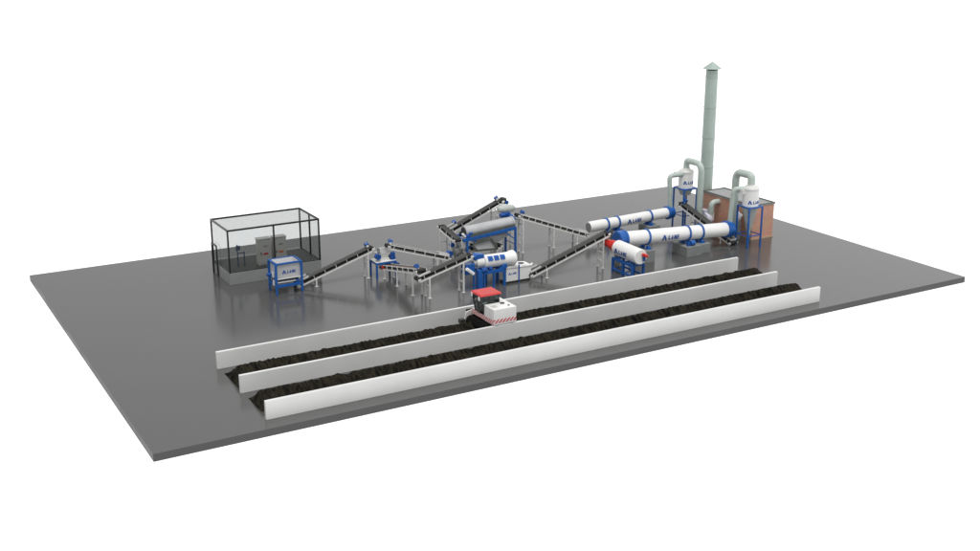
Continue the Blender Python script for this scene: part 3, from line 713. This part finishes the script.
# cab: slanted to the left
cab = MB()
zc0, zc1 = 1.95, 3.74
def corner(x, y, t):   # t 0 bottom, 1 top
    lean = -.36*t if x < 32.5 else -.12*t
    return V((x + lean, y, zc0 + (zc1-zc0)*t))
cx0, cx1, cy0, cy1 = 31.82, 33.38, 9.22, 10.8
b = MB()
for x in (cx0, cx1):
    for y in (cy0, cy1): b.bar(corner(x,y,0), corner(x,y,1), .09)
b.bar(corner(cx0,(cy0+cy1)/2,0), corner(cx0,(cy0+cy1)/2,1), .06); b.bar(corner(32.55,cy0,.5), corner(32.55,cy0,1), .06)
b.bar(corner(cx0,cy0,.52), corner(cx1,cy0,.52), .06); b.bar(corner(cx0,cy0,0), corner(cx0,cy1,0), .08); b.bar(corner(cx0,cy1,.02), corner(cx1,cy1,.02), .08)
for p, q in (((cx0,cy0),(cx1,cy0)),((cx1,cy0),(cx1,cy1)),((cx1,cy1),(cx0,cy1)),((cx0,cy1),(cx0,cy0))): b.bar(corner(*p,.98), corner(*q,.98), .08)
o = b.build("cab_frame", "dark", T)
def pane(p, q, lo=0.02, hi=.97):
    b = MB(); a = [corner(*p,lo), corner(*q,lo), corner(*q,hi), corner(*p,hi)]; n = (a[1]-a[0]).cross(a[3]-a[0]).normalized()*.015
    b.hexa([v-n for v in a]+[v+n for v in a]); b.build("cab_window", "cabglass", T)
pane((cx0,cy0),(cx1,cy0), .5); pane((cx1,cy0),(cx1,cy1), .5); pane((cx1,cy1),(cx0,cy1)); pane((cx0,cy1),(cx0,cy0))
MB().hexa([(31.36,9.08,3.75),(33.52,9.08,3.75),(33.52,10.95,3.75),(31.36,10.95,3.75),(31.43,9.15,3.93),(33.45,9.15,3.93),(33.45,10.88,3.93),(31.43,10.88,3.93)]).build("cab_roof", "roofred", T, bevel=.04)
s = MB().box(32.3, 32.9, 9.75, 10.4, 1.96, 2.5).build("driver_seat", "black", T, bevel=.06)
MB().box(32.75, 32.92, 9.75, 10.4, 2.5, 3.2).build("backrest", "black", s, bevel=.05)
MB().box(31.7, 31.95, 9.8, 10.35, 2.0, 2.75).build("dashboard", "dark", T, bevel=.04)
MB().rev((31.95,10.1,2.95), (32.05,10.1,2.85), [(0,.17),(.03,.2),(.06,.17)], 20).build("steering_wheel", "black", T)
MB().box(31.35, 31.42, 9.3, 9.55, 3.35, 3.7).build("mirror", "white", T, bevel=.02)
MB().box(31.35, 31.42, 10.6, 10.85, 3.45, 3.8).build("mirror", "white", T, bevel=.02)
# rotor and arms below
o = MB().cyl((31.5,8.0,1.0), (31.5,11.2,1.0), .50, seg=24).build("rotor", "cavityblack", T)  # matt black puts the cavity's shade into the rotor colour
b = MB()
for k in range(19):
    y = 8.1 + k*.16; a = k*2.1; dd = V((math.cos(a), 0, math.sin(a)))
    b.bar(V((31.5,y,.95))+dd*.38, V((31.5,y,.95))+dd*.66, .05, .12, V((0,1,0)))
b.build("rotor_blades", "cavityblack", o)
MB().box(31.8, 33.9, 8.0, 12.6, .5, 1.56).build("chassis", "cavityblack", T)  # black box fills in the shaded cavity under the body
b = MB().prism([(31.15,1.75),(31.9,1.95),(31.9,1.3),(31.5,1.1),(31.45,.7),(31.1,.6),(31.0,1.1)], 11.36, 11.5); b.build("side_arm", "offwhite", T)
for x in (32.15, 33.65): MB().cyl((x,7.46,1.49+.12), (x,7.70,1.49+.12), .12, seg=20).build("rail_wheel", "black", T)
for x in (32.3, 33.5):
    for y in (7.95, 12.2): MB().cyl((x,y,.36), (x,y+.35,.36), .36, seg=24).build("wheel", "black", T)
MB().box(30.55, 31.05, 11.3, 11.8, .75, 1.15).build("deflector", "dark", T, bevel=.05)

# ------------------------------------------------------------------ camera
f_px, pitch, yaw, px, py = 1178.86, math.radians(17.08661361), math.radians(60.04797955), -17.01, -76.5
h = V((math.cos(yaw), math.sin(yaw), 0)); rgt = V((math.sin(yaw), -math.cos(yaw), 0)); up = V((0,0,1))
wv = h*math.cos(pitch) - up*math.sin(pitch); upc = h*math.sin(pitch) + up*math.cos(pitch)
cam_d = bpy.data.cameras.new("camera"); cam = bpy.data.objects.new("camera", cam_d); scene.collection.objects.link(cam)
Mx = Matrix((rgt, upc, -wv)).transposed().to_4x4(); Mx.translation = V((px, py, 36.0)); cam.matrix_world = Mx
cam_d.sensor_width = 36; cam_d.lens = 36*f_px/980; cam_d.clip_end = 2000; cam_d.clip_start = 1
scene.camera = cam

# ------------------------------------------------------------------ studio light: soft surround and one soft overhead sun
world = bpy.data.worlds.new("World"); scene.world = world; world.use_nodes = True
nt = world.node_tree; bg = nt.nodes["Background"]
tc = nt.nodes.new("ShaderNodeTexCoord"); sp = nt.nodes.new("ShaderNodeSeparateXYZ"); nt.links.new(tc.outputs["Generated"], sp.inputs[0])
def mr(inp, a, b_, c, d_):
    n = nt.nodes.new("ShaderNodeMapRange"); n.inputs[1].default_value = a; n.inputs[2].default_value = b_; n.inputs[3].default_value = c; n.inputs[4].default_value = d_
    nt.links.new(inp, n.inputs[0]); return n.outputs[0]
side = mr(sp.outputs[0], .0, .85, .56, .92)
mask = mr(sp.outputs[2], .015, .06, 0, 1)
mix = nt.nodes.new("ShaderNodeMix"); mix.data_type = 'FLOAT'
nt.links.new(mask, mix.inputs[0]); mix.inputs[2].default_value = 1.35; nt.links.new(side, mix.inputs[3])
nt.links.new(mix.outputs[0], bg.inputs["Strength"]); bg.inputs["Color"].default_value = (1, 1, 1, 1)
sd = bpy.data.lights.new("sun", 'SUN'); sd.energy = 2.3; sd.angle = math.radians(35); sd.color = (1, .995, .985)
so = bpy.data.objects.new("sun", sd); scene.collection.objects.link(so)
so.rotation_euler = V((.15, .35, -1)).to_track_quat('-Z', 'Y').to_euler()

scene.view_settings.view_transform = 'Standard'; scene.view_settings.look = 'None'
scene.view_settings.exposure = 0; scene.view_settings.gamma = 1
scene.cycles.max_bounces = 8; scene.cycles.transparent_max_bounces = 16
scene.cycles.use_denoising = True
